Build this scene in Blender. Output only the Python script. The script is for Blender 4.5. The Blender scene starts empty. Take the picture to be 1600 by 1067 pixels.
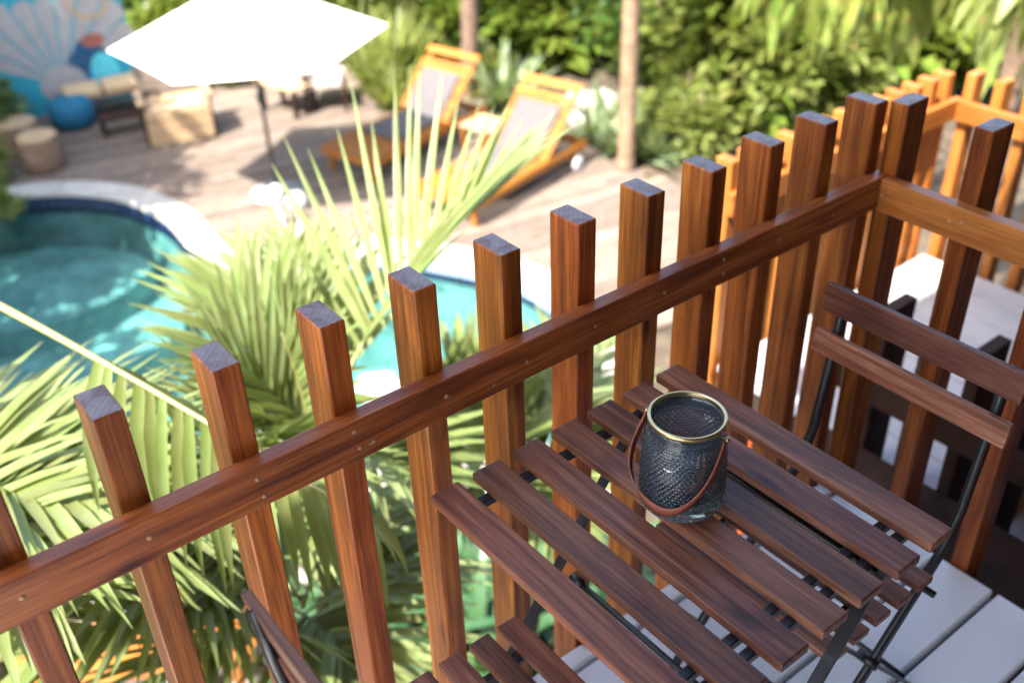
import bpy, bmesh, math, random
from mathutils import Vector, Matrix, noise
rnd = random.Random(7)
S = bpy.context.scene
C = S.collection
PI = math.pi
G = -3.5                                   # level of the pool terrace below the balcony floor (z = 0)

# ------------------------------------------------------------------ camera
YAW, PITCH, ROLL, FPX = math.radians(-53.1756), math.radians(-33.6776), math.radians(-2.0812), 1590.14
CAM = Vector((0, 0, 1.76))
FW = Vector((math.sin(YAW)*math.cos(PITCH), math.cos(YAW)*math.cos(PITCH), math.sin(PITCH)))
_r = Vector((math.cos(YAW), -math.sin(YAW), 0)); _u = _r.cross(FW)
RT = math.cos(ROLL)*_r + math.sin(ROLL)*_u
UP = -math.sin(ROLL)*_r + math.cos(ROLL)*_u
cam = bpy.data.cameras.new('camera'); camo = bpy.data.objects.new('camera', cam); C.objects.link(camo)
M = Matrix((RT, UP, -FW)).transposed().to_4x4(); M.translation = CAM
camo.matrix_world = M
cam.sensor_width = 36; cam.lens = FPX/1600*36; cam.clip_start = 0.05; cam.clip_end = 1500
cam.dof.use_dof = True; cam.dof.focus_distance = 1.52; cam.dof.aperture_fstop = 2.6
S.camera = camo
def px(x, y, z=None, d=None):
    """a photo pixel turned into a point: on the level z, or d metres away"""
    v = FW + RT*((x-800)/FPX) - UP*((y-533.5)/FPX)
    t = (z-CAM.z)/v.z if z is not None else d/v.length
    return CAM + v*t

# ------------------------------------------------------------------ world, sun, exposure
SUNDIR = Vector((-.28, 1.25, -1.9)).normalized()         # the way the light travels
w = bpy.data.worlds.new('World'); S.world = w; w.use_nodes = True
nt = w.node_tree; bg = nt.nodes['Background']
sky = nt.nodes.new('ShaderNodeTexSky'); sky.sky_type = 'NISHITA'; sky.sun_disc = False
sky.sun_elevation = math.asin(-SUNDIR.z); sky.sun_rotation = math.atan2(-SUNDIR.x, -SUNDIR.y)
sky.air_density = 1.0; sky.dust_density = 3.0; sky.ozone_density = 1.0
nt.links.new(sky.outputs[0], bg.inputs[0]); bg.inputs[1].default_value = 0.15
sl = bpy.data.lights.new('sun', 'SUN'); sl.energy = 4.2; sl.angle = math.radians(.55); sl.color = (1, .95, .87)
so = bpy.data.objects.new('sun', sl); C.objects.link(so); so.location = (1, -6, 12)
so.rotation_euler = SUNDIR.to_track_quat('-Z', 'Y').to_euler()
S.view_settings.view_transform = 'Standard'; S.view_settings.look = 'None'
S.view_settings.exposure = 2.2; S.view_settings.gamma = 1
S.render.engine = 'CYCLES'
S.cycles.max_bounces = 10; S.cycles.diffuse_bounces = 5; S.cycles.transparent_max_bounces = 24
S.cycles.transmission_bounces = 8; S.cycles.caustics_reflective = False; S.cycles.caustics_refractive = False
S.cycles.use_denoising = True

# ------------------------------------------------------------------ materials
class N:
    def __init__(s, name):
        s.m = bpy.data.materials.new(name); s.m.use_nodes = True; s.t = s.m.node_tree
        s.b = s.t.nodes['Principled BSDF']; s.out = s.t.nodes['Material Output']
    def n(s, typ, **kw):
        nd = s.t.nodes.new('ShaderNode'+typ)
        for k, v in kw.items(): setattr(nd, k, v)
        return nd
    def l(s, a, b): s.t.links.new(a, b)
    def val(s, nd, **kw):
        for k, v in kw.items(): nd.inputs[k.replace('_', ' ')].default_value = v
        return nd
    def coords(s, scale=(1, 1, 1), rand=30.0):
        tc = s.n('TexCoord'); oi = s.n('ObjectInfo')
        mu = s.n('Math', operation='MULTIPLY'); mu.inputs[1].default_value = rand; s.l(oi.outputs['Random'], mu.inputs[0])
        ad = s.n('VectorMath', operation='ADD'); s.l(tc.outputs['Object'], ad.inputs[0]); s.l(mu.outputs[0], ad.inputs[1])
        mp = s.n('Mapping'); mp.inputs['Scale'].default_value = scale; s.l(ad.outputs[0], mp.inputs[0])
        return mp.outputs[0], oi.outputs['Random']
    def noise(s, vec, scale, detail=4, rough=.55, dist=0):
        t = s.n('TexNoise'); s.val(t, Scale=scale, Detail=detail, Roughness=rough, Distortion=dist); s.l(vec, t.inputs['Vector'])
        return t.outputs['Fac']
    def ramp(s, fac, stops):
        r = s.n('ValToRGB'); el = r.color_ramp.elements
        while len(el) < len(stops): el.new(.5)
        for e, (p, c) in zip(el, stops): e.position = p; e.color = (*c, 1) if len(c) == 3 else c
        s.l(fac, r.inputs[0]); return r.outputs[0]
    def mix(s, fac, a, b, mode='MIX'):
        m = s.n('Mix', data_type='RGBA', blend_type=mode)
        for i, v in ((0, fac), (6, a), (7, b)):
            if hasattr(v, 'is_linked') or hasattr(v, 'links'): s.l(v, m.inputs[i])
            else: m.inputs[i].default_value = v if i == 0 else (*v, 1)
        return m.outputs[2]
    def bump(s, h, strength, dist=.002):
        b = s.n('Bump'); s.val(b, Strength=strength, Distance=dist); s.l(h, b.inputs['Height']); s.l(b.outputs[0], s.b.inputs['Normal']); return b
    def pr(s, **kw):
        for k, v in kw.items():
            k = k.replace('_', ' ')
            if hasattr(v, 'is_linked'): s.l(v, s.b.inputs[k])
            else: s.b.inputs[k].default_value = (*v, 1) if isinstance(v, tuple) and len(v) == 3 else v
        return s.m
MAT = {}
def wood(name, axis, dark, mid, light, rough=.38, coat=.25, fine=1.0, vary=.5, sat_streak=.5):
    """varnished timber: grain drawn out along the local axis, each piece its own figure"""
    m = N(name)
    sc = [26.0, 26.0, 26.0]; sc[axis] = 1.1
    v, r = m.coords(tuple(sc))
    g1 = m.noise(v, 1.0*fine, 5, .6, 1.2)
    sc2 = [230.0]*3; sc2[axis] = 7.0
    v2, _ = m.coords(tuple(sc2))
    g2 = m.noise(v2, 1.0*fine, 3, .6, .3)
    sc3 = [9.0]*3; sc3[axis] = 2.4
    v3, _ = m.coords(tuple(sc3))
    g3 = m.noise(v3, 1.0, 3, .5, 1.5)
    col = m.ramp(g1, [(.28, dark), (.5, mid), (.72, light)])
    pores = m.ramp(g2, [(.35, (.42, .38, .36)), (.55, (1, 1, 1))])
    col = m.mix(.75, col, pores, 'MULTIPLY')
    blot = m.ramp(g3, [(.30, (.24, .15, .14)), (.46, (.72, .62, .6)), (.58, (1, 1, 1))])
    col = m.mix(sat_streak, col, blot, 'MULTIPLY')
    scv = [13.0]*3; scv[axis] = 3.2
    vk, _ = m.coords(tuple(scv)); vo = m.n('TexVoronoi'); m.val(vo, Scale=1.0, Randomness=1.0); m.l(vk, vo.inputs['Vector'])
    col = m.mix(.9, col, m.ramp(vo.outputs['Distance'], [(.045, (.16, .10, .09)), (.11, (.62, .5, .46)), (.17, (1, 1, 1))]), 'MULTIPLY')
    # each piece a little lighter or darker
    mr = m.n('MapRange'); m.val(mr, To_Min=1-vary*.55, To_Max=1+vary*.45); m.l(r, mr.inputs[0])
    hs = m.n('HueSaturation'); m.l(mr.outputs[0], hs.inputs['Value']); m.l(col, hs.inputs['Color'])
    rr = m.n('MapRange'); m.val(rr, To_Min=rough-.08, To_Max=rough+.14); m.l(g3, rr.inputs[0])
    mh = m.n('MapRange'); m.val(mh, To_Min=.494, To_Max=.505)
    fr = m.n('Math', operation='FRACT'); m5 = m.n('Math', operation='MULTIPLY'); m5.inputs[1].default_value = 7.31; m.l(r, m5.inputs[0]); m.l(m5.outputs[0], fr.inputs[0]); m.l(fr.outputs[0], mh.inputs[0]); m.l(mh.outputs[0], hs.inputs['Hue'])
    m.bump(g2, .35, .0012)
    return m.pr(Base_Color=hs.outputs[0], Roughness=rr.outputs[0], Coat_Weight=coat, Coat_Roughness=.22, Specular_IOR_Level=.35)
for ax in range(3):
    MAT['post%d' % ax] = wood('varnished_hardwood_%d' % ax, ax, (.115, .022, .005), (.34, .088, .013), (.60, .21, .032), .40, .10)
    MAT['rail%d' % ax] = wood('varnished_rail_%d' % ax, ax, (.14, .036, .010), (.37, .118, .026), (.58, .22, .052), .36, .14, 1, .12)
    MAT['slat%d' % ax] = wood('stained_acacia_%d' % ax, ax, (.08, .027, .015), (.205, .078, .040), (.37, .175, .098), .42, .12, 1.2, .6, .8)
    MAT['cedar%d' % ax] = wood('oiled_cedar_%d' % ax, ax, (.30, .095, .016), (.44, .155, .026), (.53, .22, .05), .5, .05, 1, .25, .2)
    MAT['teak%d' % ax] = wood('golden_teak_%d' % ax, ax, (.30, .095, .010), (.41, .145, .016), (.48, .20, .034), .5, .05, 1, .25, .2)
    MAT['grey%d' % ax] = wood('weathered_decking_%d' % ax, ax, (.13, .10, .077), (.215, .17, .133), (.29, .235, .19), .75, 0, 1, .45, .35)
    MAT['pale%d' % ax] = wood('pale_pine_%d' % ax, ax, (.40, .26, .13), (.52, .36, .20), (.60, .45, .28), .6, 0, 1, .3, .2)
def endgrain():
    """sawn post ends: curved growth rings, worn stain in the middle, darker rim"""
    m = N('worn_end_grain'); v, r = m.coords((1, 1, 0.01), 3.0)
    a = m.noise(v, 30, 4, .6, .8); b = m.noise(v, 300, 3)
    w = m.n('TexWave', wave_type='RINGS', rings_direction='Z'); m.val(w, Scale=38, Distortion=1.2, Detail=2); m.l(v, w.inputs['Vector'])
    col = m.ramp(a, [(.36, (.11, .05, .04)), (.50, (.155, .115, .112)), (.66, (.20, .165, .16))])
    col = m.mix(.35, col, m.ramp(w.outputs['Fac'], [(.2, (.55, .5, .48)), (.7, (1, 1, 1))]), 'MULTIPLY')
    m.bump(b, .5, .0008)
    return m.pr(Base_Color=col, Roughness=.42, Coat_Weight=.1, Coat_Roughness=.3)
MAT['end'] = endgrain()
def plain(name, col, rough=.5, metal=0.0, var=.12, scale=8.0, bump=0.0, coat=0.0, bscale=60, spec=.5):
    m = N(name); v, r = m.coords((1, 1, 1))
    f = m.noise(v, scale, 5)
    c2 = tuple(min(1, c*(1+var)) for c in col); c1 = tuple(c*(1-var) for c in col)
    co = m.ramp(f, [(.3, c1), (.7, c2)])
    if bump: m.bump(m.noise(v, bscale, 4), bump, .004)
    return m.pr(Base_Color=co, Roughness=rough, Metallic=metal, Coat_Weight=coat, Specular_IOR_Level=spec)
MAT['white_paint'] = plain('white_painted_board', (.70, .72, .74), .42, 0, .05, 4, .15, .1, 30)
MAT['shaded_white_paint'] = plain('shade_greyed_landing_paint', (.40, .40, .41), .55, 0, .14, 5, .2, 0, 30)  # white landing boards toned grey to stand in for shade
MAT['steel'] = plain('black_powder_coated_steel', (.012, .014, .018), .38, 0, .2, 20, .1, .1, 300)
MAT['fascia'] = plain('dark_underside_timber', (.03, .02, .014), .8, 0, .4, 6)
MAT['plug'] = plain('pale_wood_plug', (.36, .20, .10), .6, 0, .3, 200)
MAT['scuff'] = plain('pale_paint_scuff', (.36, .24, .17), .7, 0, .2, 200)
MAT['brass'] = plain('brushed_brass', (.66, .53, .27), .28, 1, .08, 40, .05)
MAT['leather'] = plain('tan_leather', (.30, .085, .045), .5, 0, .2, 60, .4, 0, 400)
MAT['stone'] = plain('limestone_coping', (.40, .375, .34), .7, 0, .12, 5, .3)
MAT['path'] = plain('pale_paving_stone', (.48, .44, .39), .85, 0, .22, 6, .5, 0, 40)
MAT['soil'] = plain('garden_soil', (.075, .055, .035), .95, 0, .5, 3, .8, 0, 12)
MAT['canvas'] = plain('white_canvas', (.80, .80, .78), .8, 0, .03, 6)
MAT['grey_metal'] = plain('dark_grey_metal', (.045, .05, .052), .45, .4, .2, 12)
MAT['concrete'] = plain('grey_concrete', (.34, .34, .34), .85, 0, .15, 8, .4)
MAT['cushion'] = plain('grey_mauve_towelling', (.10, .09, .09), .95, 0, .06, 20, .5, 0, 250)
MAT['beige'] = plain('beige_woven_fabric', (.50, .42, .36), .9, 0, .1, 30, .4, 0, 200)
MAT['tan'] = plain('tan_cushion_fabric', (.58, .40, .22), .9, 0, .12, 12, .3, 0, 150)
MAT['blue'] = plain('deep_blue_fabric', (.012, .13, .22), .85, 0, .2, 12, .3, 0, 150)
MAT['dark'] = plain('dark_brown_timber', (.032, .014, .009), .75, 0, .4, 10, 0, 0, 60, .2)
MAT['globe'] = plain('white_opal_plastic', (.55, .55, .55), .4, 0, .02, 5)
MAT['rock'] = plain('grey_boulder', (.30, .27, .25), .9, 0, .35, 4, .8, 0, 9)
MAT['wall_blue'] = plain('turquoise_painted_wall', (.03, .34, .42), .75, 0, .22, 1.2, .3, 0, 20)
MAT['mural_white'] = plain('white_mural_paint', (.40, .37, .35), .8, 0, .1, 6)
MAT['mural_gold'] = plain('gold_mural_paint', (.55, .36, .20), .8, 0, .1, 6)
MAT['mural_deep'] = plain('deep_blue_mural_paint', (.01, .12, .26), .8, 0, .3, 4)
MAT['mural_light'] = plain('light_turquoise_mural_paint', (.12, .62, .68), .8, 0, .2, 4)
MAT['mural_red'] = plain('brick_red_mural_paint', (.35, .11, .07), .8, 0, .1, 4)
MAT['tile_light'] = plain('pale_blue_pool_tile', (.30, .40, .55), .12, 0, .25, 9)
MAT['tile_dark'] = plain('cobalt_pool_tile', (.008, .018, .06), .1, 0, .3, 9)
MAT['roof'] = plain('brown_roof_sheet', (.10, .07, .05), .7, 0, .2, 6)
def leaf(name, c1, c2, trans=.35, rough=.38, tip=None):
    m = N(name); v, r = m.coords((1, 1, 1))
    f = m.noise(v, 5, 3); f2 = m.noise(v, 60, 2)
    col = m.ramp(f, [(.35, c1), (.65, c2)])
    ge = m.n('NewGeometry'); mr = m.n('MapRange'); m.val(mr, To_Min=.72, To_Max=1.3); m.l(ge.outputs['Random Per Island'], mr.inputs[0])
    hs = m.n('HueSaturation'); m.l(mr.outputs[0], hs.inputs['Value']); m.l(col, hs.inputs['Color']); col = hs.outputs[0]
    mh = m.n('MapRange'); m.val(mh, To_Min=.475, To_Max=.515); m.l(ge.outputs['Random Per Island'], mh.inputs[0]); m.l(mh.outputs[0], hs.inputs['Hue'])
    if tip:
        col = m.mix(m.ramp(m.noise(v, 14, 2), [(.62, (0, 0, 0)), (.7, (1, 1, 1))]), col, tip)
    m.bump(f2, .25, .003)
    m.pr(Base_Color=col, Roughness=rough, Specular_IOR_Level=.5)
    tr = m.n('BsdfTranslucent'); br = m.mix(.5, col, (.42, .48, .06)); m.l(br, tr.inputs[0])
    mx = m.n('MixShader'); mx.inputs[0].default_value = trans
    m.l(m.b.outputs[0], mx.inputs[1]); m.l(tr.outputs[0], mx.inputs[2]); m.l(mx.outputs[0], m.out.inputs[0])
    return m.m
MAT['palm'] = leaf('palm_leaflet', (.14, .185, .052), (.235, .285, .115), .34, .36)
MAT['palm_deep'] = leaf('palm_leaflet_deep', (.05, .11, .03), (.10, .18, .05), .3, .34)
MAT['stalk'] = plain('yellow_palm_stalk', (.26, .25, .085), .4, 0, .2, 8, .1)
MAT['cane'] = plain('ringed_palm_cane', (.17, .16, .07), .7, 0, .4, 14, .5)
MAT['strap'] = leaf('strap_leaf', (.03, .09, .035), (.06, .14, .06), .22, .3)
MAT['leaf_a'] = leaf('mid_green_leaf', (.075, .13, .018), (.17, .225, .035), .32, .32)
MAT['leaf_b'] = leaf('dark_green_leaf', (.025, .07, .012), (.07, .13, .025), .25, .3)
MAT['leaf_c'] = leaf('pale_lime_leaf', (.14, .185, .04), (.25, .28, .08), .4, .4)
MAT['leaf_d'] = leaf('grey_green_leaf', (.12, .18, .08), (.24, .29, .16), .25, .45)
MAT['leaf_e'] = leaf('yellow_green_hanging_leaf', (.10, .17, .03), (.25, .27, .06), .4, .32, (.42, .24, .10))
MAT['bark'] = plain('ringed_palm_trunk_bark', (.23, .15, .092), .9, 0, .35, 10, .9, 0, 25)
MAT['bark_dark'] = plain('brown_tree_bark', (.15, .095, .065), .9, 0, .4, 9, .9, 0, 25)
def water():
    m = N('pool_water'); tc = m.n('TexCoord')
    mp = m.n('Mapping'); m.l(tc.outputs['Object'], mp.inputs[0])
    a = m.noise(mp.outputs[0], 2.2, 3, .5, .6); b = m.noise(mp.outputs[0], 7, 2, .5, .4)
    ad = m.n('Math', operation='MULTIPLY_ADD'); ad.inputs[1].default_value = .35; m.l(b, ad.inputs[0]); m.l(a, ad.inputs[2])
    bp = m.n('Bump'); m.val(bp, Strength=.9, Distance=.10); m.l(ad.outputs[0], bp.inputs['Height'])
    t = m.n('BsdfTransparent'); t.inputs[0].default_value = (.66, .90, .89, 1)
    g = m.n('BsdfGlossy'); m.val(g, Roughness=.04); m.l(bp.outputs[0], g.inputs['Normal'])
    f = m.n('Fresnel'); f.inputs[0].default_value = 1.33; m.l(bp.outputs[0], f.inputs[1])
    mx = m.n('MixShader'); m.l(f.outputs[0], mx.inputs[0]); m.l(t.outputs[0], mx.inputs[1]); m.l(g.outputs[0], mx.inputs[2])
    m.l(mx.outputs[0], m.out.inputs[0]); return m.m
MAT['water'] = water()
MAT['basin'] = plain('turquoise_pool_plaster', (.19, .31, .295), .6, 0, .38, 2.4, .2)
def smoked():
    m = N('smoked_glass')
    t = m.n('BsdfTransparent'); t.inputs[0].default_value = (.78, .82, .86, 1)
    g = m.n('BsdfGlossy'); m.val(g, Roughness=.07)
    d = m.n('BsdfTranslucent'); d.inputs[0].default_value = (.16, .23, .28, 1)
    d2 = m.n('BsdfDiffuse'); d2.inputs[0].default_value = (.10, .15, .19, 1)
    a = m.n('AddShader'); m.l(d.outputs[0], a.inputs[0]); m.l(d2.outputs[0], a.inputs[1])
    m0 = m.n('MixShader'); m0.inputs[0].default_value = .20; m.l(t.outputs[0], m0.inputs[1]); m.l(a.outputs[0], m0.inputs[2])
    f = m.n('Fresnel'); f.inputs[0].default_value = 1.6
    mx = m.n('MixShader'); m.l(f.outputs[0], mx.inputs[0]); m.l(m0.outputs[0], mx.inputs[1]); m.l(g.outputs[0], mx.inputs[2])
    m.l(mx.outputs[0], m.out.inputs[0]); return m.m
MAT['glass'] = smoked()

# ------------------------------------------------------------------ helpers
def tag(o, label=None, cat=None, group=None, kind=None):
    for k, v in (('label', label), ('category', cat), ('group', group), ('kind', kind)):
        if v: o[k] = v
    return o
def thing(name, label, cat, loc=(0, 0, 0), rz=0, group=None):
    o = bpy.data.objects.new(name, None); C.objects.link(o); o.empty_display_size = .1
    o.location = loc; o.rotation_euler = (0, 0, rz)
    return tag(o, label, cat, group)
def ob(name, me, parent=None, loc=(0, 0, 0), rot=(0, 0, 0), mat=None, world=False):
    if mat is not None and not me.materials: me.materials.append(MAT[mat] if isinstance(mat, str) else mat)
    o = bpy.data.objects.new(name, me); C.objects.link(o)
    if parent: o.parent = parent
    loc = Vector(loc)
    if world and parent:
        p = parent
        while p: loc = loc - p.location; p = p.parent
    o.location = loc; o.rotation_euler = rot
    return o
def frombm(bm, name, smooth=False):
    me = bpy.data.meshes.new(name); bm.to_mesh(me); bm.free()
    if smooth: me.polygons.foreach_set('use_smooth', [True]*len(me.polygons))
    return me
_boxes = {}
def box(sx, sy, sz, bev=.002, key='', topmat=None, mat=None, seg=1):
    k = (round(sx, 4), round(sy, 4), round(sz, 4), bev, key, topmat, mat)
    if k in _boxes: return _boxes[k]
    bm = bmesh.new(); bmesh.ops.create_cube(bm, size=1)
    bmesh.ops.scale(bm, vec=(sx, sy, sz), verts=bm.verts)
    if bev: bmesh.ops.bevel(bm, geom=bm.edges[:], offset=bev, segments=seg, affect='EDGES', profile=.5)
    me = frombm(bm, 'box')
    if mat: me.materials.append(MAT[mat])
    if topmat:
        me.materials.append(MAT[topmat])
        for p in me.polygons:
            if p.normal.z > .9 and p.center.z > sz*.45: p.material_index = 1
    _boxes[k] = me; return me
def tube(pts, r, n=8, closed=False, flat=1.0, caps=True):
    """tube along points; r a number or list; flat squashes it along its second axis"""
    pts = [Vector(p) for p in pts]; bm = bmesh.new(); rings = []
    rs = r if isinstance(r, (list, tuple)) else [r]*len(pts)
    prev = None
    for i, p in enumerate(pts):
        a = pts[i-1] if i else (pts[-1] if closed else p); b = pts[i+1] if i < len(pts)-1 else (pts[0] if closed else p)
        t = (b-a).normalized()
        if prev is None: nrm = t.orthogonal().normalized()
        else: nrm = (prev - t*prev.dot(t)).normalized()
        prev = nrm; bi = t.cross(nrm)
        rings.append([bm.verts.new(p + (nrm*math.cos(2*PI*k/n) + bi*math.sin(2*PI*k/n)*flat)*rs[i]) for k in range(n)])
    m = len(rings)
    for i in range(m if closed else m-1):
        A, B_ = rings[i], rings[(i+1) % m]
        for k in range(n): bm.faces.new((A[k], A[(k+1) % n], B_[(k+1) % n], B_[k]))
    if caps and not closed: bm.faces.new(rings[0][::-1]); bm.faces.new(rings[-1])
    bmesh.ops.recalc_face_normals(bm, faces=bm.faces)
    return frombm(bm, 'tube', True)
def bar(a, b, wx, wy, bev=.001, up=(0, 0, 1)):
    """straight rectangular bar from a to b"""
    a, b = Vector(a), Vector(b); d = b-a; L = d.length; z = d.normalized()
    x = Vector(up).cross(z)
    if x.length < 1e-4: x = Vector((1, 0, 0))
    x.normalize(); y = z.cross(x)
    bm = bmesh.new(); bmesh.ops.create_cube(bm, size=1); bmesh.ops.scale(bm, vec=(wx, wy, L), verts=bm.verts)
    if bev: bmesh.ops.bevel(bm, geom=bm.edges[:], offset=bev, segments=1, affect='EDGES')
    mt = Matrix((x, y, z)).transposed().to_4x4(); mt.translation = (a+b)/2
    bmesh.ops.transform(bm, matrix=mt, verts=bm.verts)
    return frombm(bm, 'bar')
def lathe(prof, n=48, smooth=True):
    bm = bmesh.new(); rings = []
    for r, z in prof: rings.append([bm.verts.new((r*math.cos(2*PI*k/n), r*math.sin(2*PI*k/n), z)) for k in range(n)])
    for A, B_ in zip(rings, rings[1:]):
        for k in range(n): bm.faces.new((A[k], A[(k+1) % n], B_[(k+1) % n], B_[k]))
    return frombm(bm, 'lathe', smooth)
def poly_prism(pts, z0, z1, bev=0):
    bm = bmesh.new(); vs = [bm.verts.new((p[0], p[1], z0)) for p in pts]
    f = bm.faces.new(vs); r = bmesh.ops.extrude_face_region(bm, geom=[f])
    bmesh.ops.translate(bm, vec=(0, 0, z1-z0), verts=[v for v in r['geom'] if isinstance(v, bmesh.types.BMVert)])
    bmesh.ops.recalc_face_normals(bm, faces=bm.faces)
    if bev: bmesh.ops.bevel(bm, geom=bm.edges[:], offset=bev, segments=1, affect='EDGES')
    return frombm(bm, 'prism')
def copy_tree(o, parent=None):
    c = o.copy(); C.objects.link(c); c.parent = parent
    for ch in list(o.children): copy_tree(ch, c)
    return c

# ================================================================== the pool terrace
def catmull(P, k=8):
    out = []; n = len(P)
    for i in range(n):
        p0, p1, p2, p3 = (Vector(P[(i+j-1) % n]) for j in range(4))
        for s in range(k):
            t = s/k
            out.append(.5*((2*p1)+(-p0+p2)*t+(2*p0-5*p1+4*p2-p3)*t*t+(-p0+3*p1-3*p2+p3)*t**3))
    return out
POOL = catmull([(-12.75, 1.9), (-12.05, 2.85), (-10.95, 3.2), (-9.6, 3.15), (-8.95, 3.6), (-8.6, 4.55), (-7.9, 5.1), (-6.9, 5.45), (-5.6, 5.1),
                (-4.9, 4.0), (-5.0, 2.6), (-5.8, 1.2), (-7.0, -.6), (-9.0, -1.6), (-11.2, -1.4), (-12.8, 0.3)], 8)
NP = len(POOL)
def off(i, d):
    t = (POOL[(i+1) % NP]-POOL[i-1]).normalized(); return POOL[i] + Vector((-t.y, t.x))*d
_s = sum(POOL[i-1].x*POOL[i].y-POOL[i].x*POOL[i-1].y for i in range(NP)); OUT = 1 if _s < 0 else -1   # outward side
def inside(p, poly):
    c = False; j = len(poly)-1
    for i in range(len(poly)):
        a, b = poly[i], poly[j]
        if (a[1] > p[1]) != (b[1] > p[1]) and p[0] < (b[0]-a[0])*(p[1]-a[1])/(b[1]-a[1])+a[0]: c = not c
        j = i
    return c
# ground sheet with the pool cut out
bm = bmesh.new()
ov = [bm.verts.new((400*math.cos(a*PI/18), 400*math.sin(a*PI/18), G-.05)) for a in range(36)]
iv = [bm.verts.new((*off(i, OUT*.12), G-.05)) for i in range(NP)]
ed = [bm.edges.new((L_[k-1], L_[k])) for L_ in (ov, iv) for k in range(len(L_))]
bmesh.ops.triangle_fill(bm, use_beauty=True, use_dissolve=False, edges=ed)
bmesh.ops.recalc_face_normals(bm, faces=bm.faces)
tag(ob('ground', frombm(bm, 'ground'), mat='soil'), 'dark garden soil spreading around the pool terrace', 'ground', kind='structure')
# swimming pool: basin, steps, coping stones, waterline tiles
pool = thing('swimming_pool', 'curved turquoise swimming pool with pale stone coping', 'pool', (-8.5, 2, G)); pool['kind'] = 'structure'
bm = bmesh.new()
top = [bm.verts.new((*POOL[i], G-.01)) for i in range(NP)]; bot = [bm.verts.new((*POOL[i], G-1.45)) for i in range(NP)]
for i in range(NP): bm.faces.new((top[i-1], top[i], bot[i], bot[i-1]))
bmesh.ops.triangle_fill(bm, use_beauty=True, edges=[e for e in bm.edges if all(abs(v.co.z-(G-1.45)) < .01 for v in e.verts)])
ob('basin', frombm(bm, 'basin'), pool, (0, 0, 0), mat='basin', world=False).location = -Vector(pool.location)
def stepshape(cx, cy, r, z0, z1):
    pts = [(cx+r*math.cos(a*PI/14), cy+r*math.sin(a*PI/14)) for a in range(28)]
    out = []
    for p in pts:
        q = 1.0
        while q > .05 and not inside((cx+(p[0]-cx)*q/.97, cy+(p[1]-cy)*q/.97), POOL): q -= .03
        out.append((cx+(p[0]-cx)*q, cy+(p[1]-cy)*q))
    pts = out
    return poly_prism(pts, z0, z1, 0)
for r, zt in ((2.3, -1.0), (1.5, -.66)):
    o = ob('pool_step', stepshape(-12.2, 1.9, r, -1.44, zt), pool, mat='basin'); o.location = (8.5, -2, 0)
SEG = 4
i = 0
while i < NP:
    pts = [off(k % NP, -OUT*.02) for k in range(i, i+SEG+1)] + [off(k % NP, OUT*.34) for k in range(i+SEG, i-1, -1)]
    cx = sum((p for p in pts), Vector((0, 0)))/len(pts)
    pts = [cx+(p-cx)*.985 for p in pts]
    o = ob('coping_stone', poly_prism(pts, .004, .055, .006), pool, mat='stone'); o.location = (8.5, -2, 0)
    i += SEG
tl = {m: box(.094, .012, .094, .003, key=m, mat='tile_'+m) for m in ('light', 'dark')}
acc = 0; nt_ = 0
for i in range(0, 8*9):
    a, b = POOL[i], POOL[(i+1) % NP]; d = (b-a).length; t = (b-a).normalized()
    while acc < d:
        p = a+t*acc - Vector((-t.y, t.x))*OUT*.003
        for row in range(2):
            kd = 'dark' if (row == 1 or p.x < -9.3) else 'light'
            ob('waterline_tile', tl[kd], pool, (p.x+8.5, p.y-2, -.06-.1*row), (0, 0, math.atan2(t.y, t.x)))
        nt_ += 1; acc += .1
    acc -= d
bm = bmesh.new(); vs = [bm.verts.new((*POOL[i], 0)) for i in range(NP)]
bmesh.ops.triangle_fill(bm, use_beauty=True, edges=[bm.edges.new((vs[k-1], vs[k])) for k in range(NP)])
bmesh.ops.recalc_face_normals(bm, faces=bm.faces)
for f in bm.faces:
    if f.normal.z < 0: f.normal_flip()
tag(ob('water', frombm(bm, 'water'), loc=(0, 0, G-.13), mat='water'), 'clear turquoise rippled water filling the pool', 'water', kind='structure')
# timber terrace, board by board
terr = thing('pool_terrace', 'weathered grey timber terrace around the far side of the pool', 'terrace', (-10, 6, G)); terr['kind'] = 'structure'
bd = Vector((.17, .985)).normalized(); bu = Vector((bd.y, -bd.x)); ANG = math.atan2(bd.y, bd.x)
EXP = [off(i, OUT*.2) for i in range(NP)]
def onterr(p):
    return -15.7 < p.x < -5.6 and p.y < 8.25+.03*math.sin(p.x*3) and p.y > .3+(p.x+13.2)*.657 and p.y > 1.2 and not inside(p, EXP)
u = -18.0
while u < -4.0:
    v = -2.0; st = None
    while v < 12:
        p = bu*u + bd*v; ok = onterr(p)
        if ok and st is None: st = v
        if (not ok or v-(st if st is not None else v) > 3.4) and st is not None:
            if v-st > .3:
                c = bu*u + bd*((st+v)/2)
                ob('board', box(round(v-st-.004, 2), .138, .028, .003, mat='grey0'), terr, (c.x+10, c.y-6, -.0141+rnd.uniform(-.002, .002)), (0, 0, ANG+PI*rnd.randint(0, 1)))
            st = v if ok else None
        v += .1
    u += .146
# pale stepping stones under the balcony
path = thing('stone_path', 'pale irregular stepping stones on the soil below the balcony', 'path', (-4, 2, G-.05)); path['kind'] = 'structure'
for k, (x, y) in enumerate([(a*.5+rnd.uniform(-.05, .05), b*.46+rnd.uniform(-.05, .05)) for a in range(-5, 3) for b in range(-5, 5)]):
    n = rnd.randint(5, 7); r = rnd.uniform(.23, .27); ph = rnd.uniform(0, 6)
    ob('paving_stone', poly_prism([(r*math.cos(ph+2*PI*j/n+rnd.uniform(-.15, .15)), r*math.sin(ph+2*PI*j/n+rnd.uniform(-.15, .15))) for j in range(n)], 0, .05, .008), path, (x+.25*(int(y*2) % 2), y, .002), mat='path')

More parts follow.
